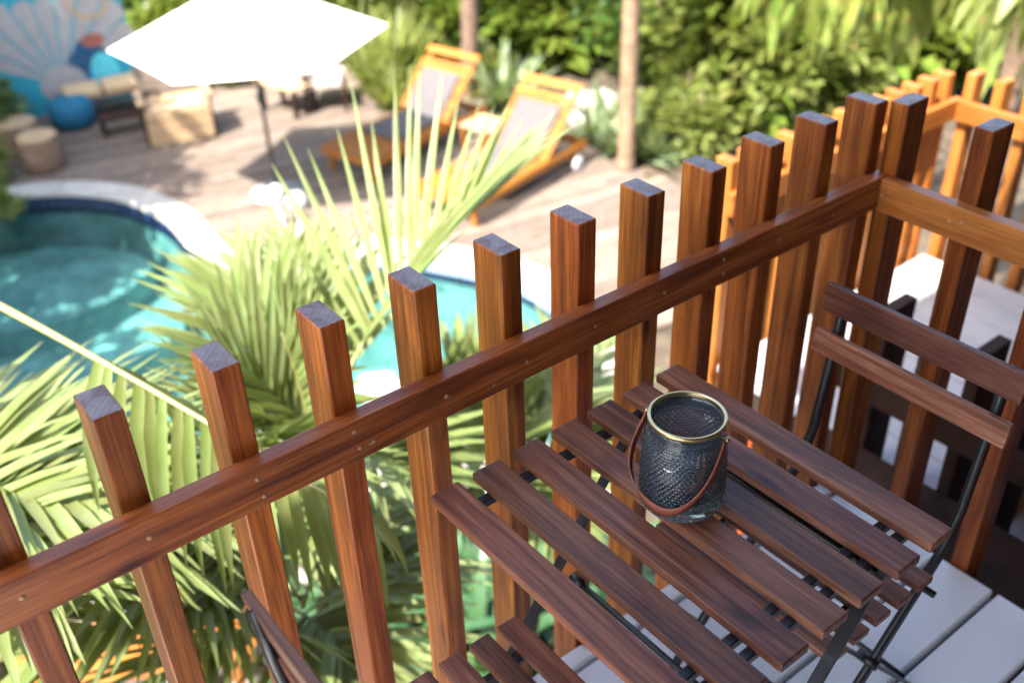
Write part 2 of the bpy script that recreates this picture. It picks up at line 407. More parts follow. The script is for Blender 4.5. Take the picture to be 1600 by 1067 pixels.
# ================================================================== our balcony
XA, YB = -1.099, 1.793                       # inner faces of the two rows of posts
PZ = 1.006
deck = tag(ob('deck', box(2.44, 4.2, .12, .004, mat='fascia'), loc=(XA+.004+1.22, YB-.004-2.1, -.115)), 'white painted board floor of the balcony', 'deck', kind='structure')
k = 0; xb = -.620
for j in range(-4, 14):
    x0 = xb+.1445*j; x1 = x0-.1335
    if x1 < XA+.004: x1 = XA+.004
    if x0-x1 < .02: continue
    ob('board', box(round(x0-x1, 3), 4.19, .03, .004, mat='white_paint'), deck, ((x0+x1)/2, YB-.006-2.095, -.0151), world=True)
for x in (-.95, .1, 1.2):
    for y in (-2.1, 1.5):
        ob('support_post', box(.14, .14, 3.4, .006, mat='post2'), deck, (x, y, G-.06+1.7), world=True)
rail = thing('deck_railing', 'dark varnished hardwood railing of square-topped posts around the balcony', 'railing', (XA, YB, 0))
PD, PW, ZB = .0727, .0405, -.36
pm = box(PD, PW, PZ-ZB, .0022, mat='post2', topmat='end')
pmB = box(PW, PD, PZ-ZB, .0022, mat='post2', topmat='end')
YP = [.178+.1570*i for i in range(-5, 11)]
for i, y in enumerate(YP):
    ob('post', pm, rail, (XA-PD/2, y+PW/2, (PZ+ZB)/2+rnd.uniform(-.002, .002)), (rnd.uniform(-.003, .003), 0, rnd.choice((0, 0, PI))+rnd.uniform(-.012, .012)), world=True)
XP = [-1.0945+.181*i for i in range(0, 13)]
for x in XP:
    ob('post', pmB, rail, (x+PW/2, YB+PD/2, (PZ+ZB)/2+rnd.uniform(-.002, .002)), (0, rnd.uniform(-.003, .003), rnd.choice((0, 0, PI))+rnd.uniform(-.012, .012)), world=True)
RZ, RH, RW = .856, .0717, .0305
yA0 = -1.1
ra = ob('rail', box(RW-.0006, YB-yA0, RH, .0025, mat='rail1', seg=2), rail, (XA+RW/2+.0003, (YB+yA0)/2, RZ-RH/2), world=True)
rb = ob('rail', box(2.3, RW-.0006, RH, .0025, mat='rail0', seg=2), rail, (XA+RW+.001+1.15, YB-RW/2-.0003, RZ-RH/2-.0015), world=True)
pg = lathe([(.0001, .0008), (.0036, .0008), (.0042, 0)], 10)
for i, y in enumerate(YP):
    two = i in (6, 7, 12, 15)
    for dz in ((-.018, -.052) if two else (-.034,)):
        ob('screw_plug', pg, ra, (XA+RW, y+PW/2+rnd.uniform(-.008, .008), RZ+dz+rnd.uniform(-.004, .004)), (0, PI/2, 0), mat='plug', world=True)
for x in XP[:6]:
    for dx in (-.012, .014):
        ob('screw_plug', pg, rb, (x+PW/2+dx, YB-RW, RZ-.034+rnd.uniform(-.004, .004)), (PI/2, 0, 0), mat='plug', world=True)
# knots and paint chips on the rail
for (y, dz, r) in ((.535, -.050, .006), (.76, -.052, .004)):
    bm = bmesh.new(); n = 9
    bm.faces.new([bm.verts.new((0, r*rnd.uniform(.5, 1.3)*math.cos(2*PI*k/n), r*.6*rnd.uniform(.5, 1.3)*math.sin(2*PI*k/n))) for k in range(n)])
    ob('paint_chip', frombm(bm, 'chip'), ra, (XA+RW+.0006, y, RZ+dz), mat='scuff', world=True)

# ---- folding table
TX, TY, TL, TP, TW, TZ = -1.0219, .5960, .55, .0813, .0542, .70
tab = thing('folding_table', 'brown slatted wooden folding table on crossed black steel legs', 'table', (TX+TL/2, TY+.27, 0), .0063)
def L(x, y, z): return (x-TX-TL/2, y-TY-.27, z)
def slat_mesh(l, wd, th, r, key):
    """a slat with softly rounded edges"""
    k = ('slat', l, wd, th, key)
    if k not in _boxes:
        me = box(l, wd, th, r, key=key, mat='slat0', seg=2); _boxes[k] = me
    return _boxes[k]
for i in range(7):
    ob('slat', slat_mesh(TL, TW, .016, .0025, 't%d' % (i % 2)), tab, L(TX+TL/2+rnd.uniform(-.0012, .0012), TY+TP*i+TW/2, TZ-.008), (0, 0, PI*(i % 2)+rnd.uniform(-.002, .002)))
for x in (-.978, -.551, -.522):
    ob('frame_bar', box(.016, .50, .014, .0015, mat='steel'), tab, L(x, TY+.271, TZ-.0235))
for x, s in ((-.505, 0), (-.525, 1), (-.992, 0), (-.972, 1)):
    y0, y1 = (TY+.434, TY-.075) if s == 0 else (TY+.108, TY+.617)
    ob('leg', bar(L(x, y0, TZ-.018), L(x, y1, .004), .006, .020, .001, (1, 0, 0)), tab, mat='steel')
for y, z in ((TY-.04, .045), (TY+.58, .045), (TY+.27, .36), (TY+.42, TZ-.037), (TY+.12, TZ-.037)):
    ob('crossbar', tube([L(-.99, y, z), L(-.508, y, z)], .006, 8), tab, mat='steel')
for x in (-.515, -.982):
    ob('pivot', tube([L(x-.014, TY+.27, .362), L(x+.014, TY+.27, .362)], .009, 10), tab, mat='steel')

# ---- folding chairs (built facing -y, seat front at y = 0)
def make_chair(label, loc, rz):
    t = thing('folding_chair', label, 'chair', loc, rz, None)
    for i in range(5):
        ob('seat_slat', slat_mesh(.39, .040, .014, .002, 'c%d' % (i % 2)), t, (rnd.uniform(-.001, .001), .02+.0585*i, .443), (0, 0, PI*(i % 2)))
    lean = math.radians(9)
    for z, y, hgt in ((.772, .430, .054), (.684, .417, .046)):
        ob('back_slat', box(.39, .014, hgt, .002, key='b%d' % int(z*100), mat='slat0', seg=2), t, (0, y-.012, z), (-lean, 0, 0))
    for s in (-1, 1):
        xs = .158*s
        mb = tube([(xs, .428, .797), (xs, .42, .70), (xs, .395, .50), (xs, .37, .43), (xs, .2, .235), (xs, -.005, .004)], .0098, 4, flat=.55)
        ob('back_leg', mb, t, mat='steel')
        ob('front_leg', bar((xs*.88, .04, .432), (xs*.88, .415, .004), .007, .022, .001, (1, 0, 0)), t, mat='steel')
        ob('seat_rail', box(.010, .27, .014, .001, mat='steel'), t, (.135*s, .137, .428))
        ob('pivot', tube([(xs*.82, .208, .245), (xs*1.08, .208, .245)], .010, 10), t, mat='steel')
    ob('crossbar', tube([(-.16, .03, .04), (.16, .03, .04)], .006, 8), t, mat='steel')
    ob('crossbar', tube([(-.14, .40, .03), (.14, .40, .03)], .006, 8), t, mat='steel')
    ob('crossbar', tube([(-.21, .262, .425), (.21, .262, .425)], .0065, 8), t, mat='steel')
    return t
make_chair('brown slatted folding chair tucked in beside the balcony corner, back slats showing', (-.737, 1.007, 0), 0)
make_chair('brown slatted folding chair on the open side of the table, away from the corner', (-.733, .683, 0), PI)

# ---- lantern
LX, LY, LH = -.7712, .8858, .159
lan = thing('glass_lantern', 'smoked knobbly glass lantern with brass rim and tan leather handle', 'lantern', (LX, LY, TZ), .0)
def knobby(nu=46, nv=26):
    """glass body: rows of raised diamond studs, staggered"""
    bm = bmesh.new(); rows = []; SUBU, SUBV = 6, 4
    NU, NV = nu*SUBU, nv*SUBV
    KEY = [(0, .0590), (.03, .0622), (.07, .0636), (.3, .0634), (.6, .0622), (.86, .0602), (.95, .0590), (1, .0562)]
    def rad(t):                       # t 0 bottom .. 1 neck
        for (a, ra_), (b, rb_) in zip(KEY, KEY[1:]):
            if t <= b: return ra_+(rb_-ra_)*(t-a)/(b-a)
        return KEY[-1][1]
    for j in range(NV+1):
        t = j/NV; z = .002+t*(LH-.022); ring = []
        for i in range(NU):
            a = 2*PI*i/NU
            uu = i/SUBU + (.5 if (j//SUBV) % 2 else 0); fu = abs((uu % 1)-.5)*2; fv = abs(((j/SUBV) % 1)-.5)*2
            st = max(0, 1-max(fu, 0)*.95)*max(0, 1-fv*.95)
            amp = .0026 if .03 < t < .90 else 0
            r = rad(t)+amp*st-.001
            ring.append(bm.verts.new((r*math.cos(a), r*math.sin(a), z)))
        rows.append(ring)
    for A, B_ in zip(rows, rows[1:]):
        for k in range(NU): bm.faces.new((A[k], A[(k+1) % NU], B_[(k+1) % NU], B_[k]))
    # neck, then inner wall down to a thick base
    prof = [(.0552, LH-.016), (.0552, LH-.006), (.0525, LH-.006), (.0525, LH-.020), (.0550, LH-.040), (.0600, LH-.09), (.0605, .02), (.050, .012), (.0005, .012)]
    last = rows[-1]
    for r, z in prof:
        ring = [bm.verts.new((r*math.cos(2*PI*k/NU), r*math.sin(2*PI*k/NU), z)) for k in range(NU)]
        for k in range(NU): bm.faces.new((last[k], last[(k+1) % NU], ring[(k+1) % NU], ring[k]))
        last = ring
    bm.faces.new(rows[0][::-1])
    me = frombm(bm, 'knobby', True); return me
ob('glass_body', knobby(), lan, mat='glass')
ob('rim', lathe([(.0520, LH-.007), (.0520, LH-.001), (.0527, LH+.0003), (.0562, LH+.0003), (.0572, LH-.001), (.0572, LH-.006), (.0562, LH-.0072), (.0540, LH-.0076), (.0520, LH-.007)], 72), lan, mat='brass')
# handle: a leather strap hanging in front of the body; rivets at opposite sides of the rim
vd = Vector((-LX, -LY, 0)).normalized(); hd = Vector((-vd.y, vd.x, 0))          # towards the viewer's side, and across
hx = Vector((.118, .039, 0)).normalized(); hy = Vector((-hx.y, hx.x, 0))
if hy.dot(vd) < 0: hy = -hy
bm = bmesh.new(); prev = None; NS = 44
for k in range(NS+1):
    t = k/NS; a = PI*t
    cx = math.cos(a)
    lx = .0605*cx*(1+(.06 if cx > 0 else .62)*math.sin(a)*abs(cx)**.5); fy = .006*math.sin(a)**.6+.064*math.sin(a)
    z = LH-.020-.112*math.sin(a)**.9
    p = hx*lx + hy*fy*.98 + Vector((0, 0, z))
    tang = None
    nrm = (hx*cx*.8+hy*math.sin(a)).normalized(); wdt = .0085
    upv = (Vector((0, 0, 1))*(1-.55*abs(cx)) + hy*.55*abs(cx)).normalized()
    q = [p+upv*wdt, p+upv*wdt+nrm*.0022, p-upv*wdt+nrm*.0022, p-upv*wdt]
    cur = [bm.verts.new(c) for c in q]
    if prev:
        for e in range(4): bm.faces.new((prev[e], prev[(e+1) % 4], cur[(e+1) % 4], cur[e]))
    else: bm.faces.new(cur)
    prev = cur
bm.faces.new(prev[::-1]); bmesh.ops.recalc_face_normals(bm, faces=bm.faces)
ob('strap_handle', frombm(bm, 'strap', True), lan, mat='leather')
for s in (-1, 1):
    p = hx*.0545*s + Vector((0, 0, LH-.020))
    ob('rivet', tube([p, p+hx*s*.006, p+hx*s*.007, p+hx*s*.011, p+hx*s*.012], [.0022, .0022, .0045, .0045, .002], 12), lan, mat='brass')

# ---- unseen roofs and walls added to shade the balcony (outside the frame)
rf = thing('shade_roof', 'unseen brown sheet roof on timber beams, added to shade the balcony', 'roof', (.4, -.8, 2.7))  # unseen, added with edges set to keep sun off the deck
def slab(name, x0, x1, y0, y1, z, th, par, mat): return ob(name, box(x1-x0, y1-y0, th, .004, mat=mat), par, ((x0+x1)/2, (y0+y1)/2, z), world=True)
slab('roof_sheet', -1.2, 2.4, -1.9, .7, 2.75, .03, rf, 'roof')
for y in (-1.7, -.8, 0, .6): slab('rafter', -1.15, 2.35, y-.03, y+.03, 2.673, .12, rf, 'post0')
slab('support_post', -1.02, -.90, -1.76, -1.64, 1.3, 2.62, rf, 'post2')
rf2 = thing('stair_shade_roof', 'unseen brown sheet roof added to shade the stairs beside the balcony', 'roof', (.4, 1.4, 2.9))  # second unseen roof, added to shade the lower landing
slab('roof_sheet', -1.3, 2.4, .3, 2.58, 2.95, .03, rf2, 'roof')
for y in (.8, 1.7, 2.25): slab('rafter', -1.25, 2.35, y-.03, y+.03, 2.874, .12, rf2, 'post0')
slab('support_post', 1.2, 1.32, 2.2, 2.32, 1.42, 2.84, rf2, 'post2')
cab = thing('shade_cabin', 'unseen dark clad wall added behind the balcony table to dim it', 'shade_cabin', (1.45, -.2, 0))  # dark wall added close by to cut fill light on the deck
for j in range(32): slab('cladding_board', 1.38, 1.42, -2.6+.16*j, -2.6+.16*j+.156, -.2, 6.4, cab, 'dark')

cb2 = thing('shade_cabin', 'unseen dark clad walls added by the lower landing to block sky light', 'shade_cabin', (-.3, 4, 0))  # added out of view to keep sky light off the posts
for j in range(24): slab('cladding_board', -.34, -.30, 3.0+.16*j, 3.0+.16*j+.156, -.3, 6.4, cb2, 'dark')
for j in range(18): slab('cladding_board', -.295+.16*j, -.295+.16*j+.156, 2.995, 3.035, -.3, 6.4, cb2, 'dark')
slab('roof_sheet', -1.3, 2.9, 2.6, 7.0, 2.90, .04, cb2, 'roof')

# ================================================================== neighbouring landing, lower
NX, NY, NZ = -2.0, 3.74, -.42; NH = .79
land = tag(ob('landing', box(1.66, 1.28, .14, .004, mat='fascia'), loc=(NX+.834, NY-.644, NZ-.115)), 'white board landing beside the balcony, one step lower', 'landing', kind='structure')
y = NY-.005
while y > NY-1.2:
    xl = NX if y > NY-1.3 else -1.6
    ob('board', box(-.345-xl, .138, .03, .003, mat='shaded_white_paint'), land, ((xl-.345)/2, y-.069, NZ-.0151+rnd.uniform(-.001, .001)), world=True); y -= .1445
for x, y in ((NX+.2, NY-.3), (NX+1.5, NY-.3), (NX+.2, NY-1.2), (-.5, NY-1.2)):
    ob('support_post', box(.12, .12, 2.95, .006, mat='post2'), land, (x, y, NZ-1.66), world=True)
nr = thing('landing_railing', 'sunlit orange cedar railing around the lower landing', 'railing', (NX, NY, NZ))
nm = box(PD, PW, NH+.17, .0025, mat='cedar2'); nmB = box(PW, PD, NH+.17, .0025, mat='cedar2')
for j in range(13):
    ob('post', nm, nr, (NX-.031-PD/2, NY-.02-.104*j, NZ+(NH-.17)/2), (0, 0, rnd.uniform(-.02, .02)), world=True)
for j in range(12):
    ob('post', nmB, nr, (NX+.02+.120*j, NY+.031+PD/2, NZ+(NH-.17)/2), (0, 0, rnd.uniform(-.02, .02)), world=True)
ob('rail', box(.03, 1.34, .085, .003, mat='cedar1'), nr, (NX-.0155, NY-.63, NZ+NH-.145), world=True)
ob('rail', box(1.6, .03, .085, .003, mat='cedar0'), nr, (NX+.801, NY+.0155, NZ+NH-.145), world=True)
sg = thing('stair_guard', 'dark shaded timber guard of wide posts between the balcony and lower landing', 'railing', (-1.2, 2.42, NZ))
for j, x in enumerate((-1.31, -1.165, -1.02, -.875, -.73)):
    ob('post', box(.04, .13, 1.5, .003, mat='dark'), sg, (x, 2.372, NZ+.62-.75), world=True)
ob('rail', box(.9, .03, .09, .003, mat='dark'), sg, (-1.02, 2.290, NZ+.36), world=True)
for k in range(4): ob('dark_fill_tread', box(1.15, .24, .035, .003, mat='dark'), sg, (-.95, 2.18-.0*k-.03*k, -.30-.2*k), world=True)  # dark treads added to blacken the stairwell gap
ob('panel', box(.03, .45, .72, .003, mat='post2'), sg, (-.90, 2.72, NZ+.36), world=True)

# ================================================================== terrace furniture
um = px(433.6, 303.7, z=G)
umb = thing('parasol', 'large white hexagonal canvas parasol on a dark pole', 'parasol', (um.x, um.y, G))
R_, ro, ze, za = 1.525, math.radians(244), 1.90, 2.60
bm = bmesh.new(); grid = []
NSEG, NR = 8, 8
for k in range(6):
    a0, a1 = ro+k*PI/3, ro+(k+1)*PI/3
    for s in range(NSEG):
        t = s/NSEG
        e = Vector((R_*math.cos(a0), R_*math.sin(a0), 0)).lerp(Vector((R_*math.cos(a1), R_*math.sin(a1), 0)), t)
        sc = 1-.055*math.sin(PI*t)
        col = []
        for r in range(1, NR+1):
            q = r/NR
            z = za-(za-ze)*q**.92 - .045*math.sin(PI*t)*math.sin(PI*q*.55)
            col.append(bm.verts.new((e.x*q*(1-(1-sc)*q), e.y*q*(1-(1-sc)*q), z)))
        grid.append(col)
ap = bm.verts.new((0, 0, za))
n = len(grid)
for i in range(n):
    A, B_ = grid[i], grid[(i+1) % n]
    bm.faces.new((ap, A[0], B_[0]))
    for r in range(NR-1): bm.faces.new((A[r], A[r+1], B_[r+1], B_[r]))
bmesh.ops.recalc_face_normals(bm, faces=bm.faces)
cv = ob('canopy', frombm(bm, 'canopy'), umb, mat='canvas')
sol = cv.modifiers.new('thick', 'SOLIDIFY'); sol.thickness = .004
ob('pole', tube([(0, 0, .02), (0, 0, 1.0), (0, 0, za+.03)], .024, 12), umb, mat='grey_metal')
ob('crank', lathe([(.001, 1.14), (.045, 1.15), (.05, 1.2), (.045, 1.26), (.024, 1.28)], 16), umb, mat='grey_metal')
ob('finial', lathe([(.03, za), (.035, za+.03), (.02, za+.07), (.001, za+.08)], 12), umb, mat='grey_metal')
for k in range(6):
    a = ro+k*PI/3; d = Vector((math.cos(a), math.sin(a), 0))
    rb_ = ob('rib', tube([d*.03+Vector((0, 0, za-.03)), d*.8+Vector((0, 0, za-(za-ze)*.52-.035)), d*(R_-.01)+Vector((0, 0, ze-.02))], .009, 6), umb, mat='grey_metal')
    ob('strut', tube([d*.03+Vector((0, 0, 1.62)), d*.75+Vector((0, 0, za-(za-ze)*.5-.045))], .007, 6), rb_, mat='grey_metal')
ob('base', lathe([(.001, .075), (.06, .075), (.07, .06), (.30, .05), (.31, .0), (.001, 0)], 32), umb, mat='concrete')

def make_lounger(label, loc, rz):
    """local: foot end at y=0, head along +y, x to the right"""
    t = thing('sun_lounger', label, 'sun lounger', loc, rz, 'golden timber sun loungers on the terrace')
    W, LN = .90, 2.2
    for s in (-1, 1):
        ob('side_rail', box(.045, LN, .09, .006, mat='teak1'), t, (s*(W/2-.0225), LN/2, .28))
    for y in (.025, LN-.025): ob('end_rail', box(W-.094, .045, .085, .006, mat='teak0'), t, (0, y, .28))
    for s in (-1, 1):
        ob('leg', box(.06, .06, .32, .006, mat='teak2'), t, (s*(W/2-.077), .10, .161))
        ob('leg', box(.06, .06, .26, .006, mat='teak2'), t, (s*(W/2-.077), LN-.22, .19))
        wh = lathe([(.001, -.02), (.03, -.022), (.085, -.02), (.09, -.012), (.09, .012), (.085, .02), (.03, .022), (.001, .02)], 20)
        ob('wheel', wh, t, (s*(W/2+.018), LN-.22, .092), (0, PI/2, 0), mat='globe')
    ob('axle', tube([(-W/2, LN-.22, .092), (W/2, LN-.22, .092)], .012, 8), t, mat='grey_metal')
    y = .09
    while y < 1.38:
        ob('slat', box(W-.02, .065, .02, .004, mat='teak0'), t, (0, y, .337)); y += .085
    hinge = Vector((0, 1.42, .337)); el = math.radians(44); dv = Vector((0, math.cos(el), math.sin(el)))
    br = ob('backrest', box(W-.12, .03, .04, .004, mat='teak0'), t, hinge+dv*.03-Vector((0, 0, .035)), (el, 0, 0))
    for s in (-1, 1):
        p = hinge+dv*.45; ob('stile', box(.05, 1.02, .04, .005, mat='teak1'), br, (s*(W/2-.085), .48, .012))
    for j in range(12):
        dd = .05+.083*j
        if j in (10,): continue
        ob('backrest_slat', box(W-.02, .066 if j < 11 else .10, .022, .006, mat='teak0'), br, (0, dd-.03, .048))
    ob('prop', bar((0, 1.80, .25), hinge+dv*.45+Vector((0, .02, -.05)), .05, .025), t, mat='teak1')
    # cushion pad following seat and back
    cp = [Vector((0, .60+.1*k, .352)) for k in range(8)] + [Vector((0, 1.37, .358)), Vector((0, 1.42, .375))] + [hinge+dv*(q*.09)+Vector((0, -.02, .045)) for q in range(1, 8)]
    bm = bmesh.new(); prev = None
    for k, p in enumerate(cp):
        tg = (cp[min(k+1, len(cp)-1)]-cp[max(k-1, 0)]).normalized(); nn = Vector((0, -tg.z, tg.y)); hw = .31; th = .035
        cur = [bm.verts.new(p+Vector((xx, 0, 0))+nn*zz) for xx, zz in ((-hw, 0), (-hw, th*.7), (-hw+.04, th), (-.1, th*1.08), (.1, th*1.08), (hw-.04, th), (hw, th*.7), (hw, 0))]
        if prev:
            for e in range(8): bm.faces.new((prev[e], prev[(e+1) % 8], cur[(e+1) % 8], cur[e]))
        else: bm.faces.new(cur)
        prev = cur
    bm.faces.new(prev[::-1]); bmesh.ops.recalc_face_normals(bm, faces=bm.faces)
    ob('cushion', frombm(bm, 'cushion', True), t, mat='cushion')
    return t
lrz = math.atan2(.97, -.24)-PI/2
make_lounger('golden timber sun lounger whose whole length lies in the sun, grey cushion', (-8.76, 5.66, G), lrz)
make_lounger('golden timber sun lounger with its foot end in the parasol shadow', (-10.50, 5.42, G), lrz)
p = px(757, 196, z=G+.32)
st = thing('side_table', 'low slatted timber side table between the two sun loungers', 'table', (p.x, p.y, G), lrz)
for k in range(5): ob('slat', box(.5, .085, .02, .003, mat='pale0'), st, (0, -.2+.1*k, .34))
for sx in (-1, 1):
    for sy in (-1, 1): ob('leg', box(.05, .05, .33, .004, mat='teak2'), st, (sx*.2, sy*.2, .166))
# white globe lights by the pool
for (x, y, lb) in ((440, 352, 'white mushroom-headed garden light beside the coping, the smaller head'), (472, 364, 'white round-headed garden light in front of the parasol base')):
    p = px(x, y, z=G); big = x > 450
    gl = thing('garden_light', lb, 'light', (p.x, p.y, G), 0, 'white garden lights by the pool')
    ob('stem', lathe([(.001, .0), (.07, .0), (.07, .015), (.035, .03), (.03, .30), (.04, .33)], 16), gl, mat='globe')
    r = .115 if big else .095
    ob('head', lathe([(.035, .32), (r*.8, .335), (r, .38), (r*.95, .43), (r*.65, .48), (r*.3, .50), (.001, .505)], 20), gl, mat='globe')
# canvas armchair and low table near the plants
p = px(512, 163, z=G)
ac = thing('lounge_chair', 'beige canvas armchair at the back of the terrace behind the parasol', 'chair', (p.x, p.y, G), math.radians(150))
ob('seat', box(.62, .62, .12, .03, mat='beige', seg=2), ac, (0, 0, .38))
ob('backrest', box(.64, .10, .80, .03, mat='beige', seg=2), ac, (0, .34, .78), (math.radians(-14), 0, 0))
for s in (-1, 1):
    ob('armrest', box(.06, .62, .035, .006, mat='beige'), ac, (.34*s, .02, .60))
    for y in (-.27, .27): ob('leg', box(.045, .045, .585, .004, mat='dark'), ac, (.34*s, y, .293))
p = px(447, 128, z=G+.42)
lt = thing('low_table', 'tan topped low timber table beside the beige canvas armchair', 'table', (p.x, p.y, G), .25)
for k in range(5): ob('slat', box(.8, .095, .03, .004, mat='pale0'), lt, (0, -.2+.1*k, .42))
for sx in (-1, 1):
    for sy in (-1, 1): ob('leg', box(.06, .06, .405, .004, mat='dark'), lt, (sx*.34, sy*.18, .203))
# mural wall with seating in front
A0, A1 = Vector((-15.8, .4)), Vector((-15.2, 4.62)); dw = (A1-A0).normalized(); wa = math.atan2(dw.y, dw.x); LW = (A1-A0).length
mw = thing('mural_wall', 'turquoise painted wall with a white shell mural and curling gold lettering', 'wall', (*A0, G-.05), wa)
ob('wall', box(LW, .22, 3.0, .01, mat='wall_blue'), mw, (LW/2, .11, 1.5))
def flat(pts, mat, name, dy=.004):
    """paint patch on the wall face: points are (along, up)"""
    bm = bmesh.new(); bm.faces.new([bm.verts.new((a, -dy, b)) for a, b in pts])
    return ob(name, frombm(bm, 'patch'), mw, mat=mat)
sc_ = (LW-1.05, .42)
for k in range(9):
    a0 = math.radians(18+16*k); a1 = math.radians(18+16*(k+1)-1.2)
    rr = 1.15+.12*math.sin(k*1.1)
    arc = [(sc_[0]+rr*(1+.05*math.sin(PI*q/6))*math.cos(a0+(a1-a0)*q/6), sc_[1]+.1+rr*1.05*(1+.05*math.sin(PI*q/6))*math.sin(a0+(a1-a0)*q/6)) for q in range(7)]
    flat([(sc_[0]+.12*math.cos((a0+a1)/2), sc_[1]+.12*math.sin((a0+a1)/2))]+arc, 'mural_white', 'shell_rib')
flat([(sc_[0]+.33*math.cos(q*PI/8), sc_[1]+.02+.27*math.sin(q*PI/8)) for q in range(16)], 'mural_white', 'shell_foot', .006)
def curl(cx, cz, r, turns, wdt, mat, name):
    pts = [(cx+r*(1-.72*q/40)*math.cos(turns*2*PI*q/40+.6), cz+r*(1-.72*q/40)*math.sin(turns*2*PI*q/40+.6)) for q in range(41)]
    bm = bmesh.new(); pv = None
    for q, (a, b) in enumerate(pts):
        d = Vector((pts[min(q+1, 40)][0]-pts[max(q-1, 0)][0], pts[min(q+1, 40)][1]-pts[max(q-1, 0)][1])).normalized()*wdt
        cur = (bm.verts.new((a-d.y, -.008, b+d.x)), bm.verts.new((a+d.y, -.008, b-d.x)))
        if pv: bm.faces.new((pv[0], pv[1], cur[1], cur[0]))
        pv = cur
    ob(name, frombm(bm, 'curl'), mw, mat=mat)
curl(LW-.42, 1.55, .38, 1.4, .028, 'mural_gold', 'lettering')
curl(LW-2.6, 1.6, .30, 1.3, .028, 'mural_gold', 'lettering')
flat([(LW-.62+.30*math.cos(q*PI/8)*(1+.2*math.sin(3*q)), .55+.48*math.sin(q*PI/8)) for q in range(16)], 'mural_deep', 'painted_wave')
flat([(LW-.45+.2*math.cos(q*PI/8), .5+.30*math.sin(q*PI/8)) for q in range(16)], 'mural_light', 'painted_wave', .006)
flat([(LW-.52+.16*math.cos(q*PI/8), .98+.10*math.sin(q*PI/8)) for q in range(16)], 'mural_red', 'painted_spot', .009)
flat([(LW-3.2+.6*math.cos(q*PI/8)*(1+.2*math.sin(3*q)), .5+.45*math.sin(q*PI/8)) for q in range(16)], 'mural_deep', 'painted_wave')
p = px(168, 176, z=G)
bn = thing('bench', 'low timber bench with two tan cushions against the mural wall', 'bench', (p.x, p.y, G), wa+PI/2-PI/2)
for k in range(4): ob('slat', box(1.25, .12, .03, .004, mat='grey0'), bn, (0, -.2+.13*k, .30))
for s in (-1, 1): ob('leg', box(.08, .5, .285, .004, mat='dark'), bn, (.5*s, 0, .143))
for s in (-1, 1): ob('cushion', box(.5, .46, .13, .04, mat='tan', seg=2), bn, (.27*s, 0, .38))
p = px(118, 197, z=G)
pf = thing('pouf', 'round deep blue fabric pouf beside the tan cushioned bench', 'pouf', (p.x, p.y, G))
ob('body', lathe([(.001, .0), (.22, .0), (.29, .06), (.31, .2), (.29, .34), (.20, .41), (.05, .425), (.001, .43)], 24), pf, mat='blue')
ob('piping', tube([(.30*math.cos(a*PI/12), .30*math.sin(a*PI/12), .2) for a in range(24)], .014, 6, True), pf, mat='blue')
p = px(195, 204, z=G)
ct = thing('coffee_table', 'low black topped table in front of the bench', 'table', (p.x, p.y, G), wa)
ob('top', box(.62, .34, .03, .004, mat='dark'), ct, (0, 0, .22))
for sx in (-1, 1):
    for sy in (-1, 1): ob('leg', box(.04, .04, .205, .003, mat='dark'), ct, (sx*.27, sy*.13, .103))
a, b = px(246, 226, z=G), px(326, 212, z=G); mid = (a+b)/2; ca = math.atan2((b-a).y, (b-a).x)
cr = thing('timber_armchair', 'boxy pale pallet-wood armchair on the terrace beside the pool', 'chair', (mid.x, mid.y, G), ca)
for k in range(6): ob('front_plank', box(.84, .03, .07, .004, mat='pale0'), cr, (0, -.12, .055+.077*k))
for k in range(6): ob('seat_plank', box(.84, .085, .025, .004, mat='pale0'), cr, (0, -.06+.093*k, .495))
for s in (-1, 1):
    ob('side_panel', box(.03, .56, .58, .004, mat='dark'), cr, (.436*s, .16, .30))
    ob('armrest', box(.10, .60, .03, .004, mat='pale1'), cr, (.43*s, .16, .606))
for k in range(5): ob('back_plank', box(.84, .025, .085, .004, mat='grey0'), cr, (0, .47+.02*k, .55+.095*k), (math.radians(-12), 0, 0))
for (x, y, lb) in ((72, 262, 'banded log stool lit by dappled sun near the bench'), (40, 240, 'banded log stool half hidden by leaves near the bench')):
    p = px(x, y, z=G)
    sb = thing('log_stool', lb, 'stool', (p.x, p.y, G), rnd.uniform(0, 3))
    ob('body', lathe([(.001, 0), (.23, 0), (.25, .03), (.27, .22), (.25, .42), (.235, .45)], 18), sb, mat='bark')
    ob('seat', lathe([(.001, .455), (.22, .455), (.245, .445), (.24, .43), (.20, .43)], 18), sb, mat='pale0')
    for z in (.10, .20, .30, .38): ob('band', tube([((.262 if .15 < z < .35 else .258)*math.cos(q*PI/10), (.262 if .15 < z < .35 else .258)*math.sin(q*PI/10), z) for q in range(20)], .012, 5, True), sb, mat='bark_dark')
# timber bench end seen below the balcony
a = px(205, 1015, z=G+.35)
b2 = thing('garden_bench', 'golden timber garden bench below the balcony among palm leaves', 'bench', (a.x, a.y, G-.05), math.radians(62))
for k in range(5): ob('slat', box(1.5, .085, .03, .004, mat='teak0'), b2, (0, -.2+.1*k, .42))
for sx in (-1, 1):
    for sy in (-1, 1): ob('leg', box(.06, .06, .40, .004, mat='teak2'), b2, (sx*.62, sy*.19, .203))

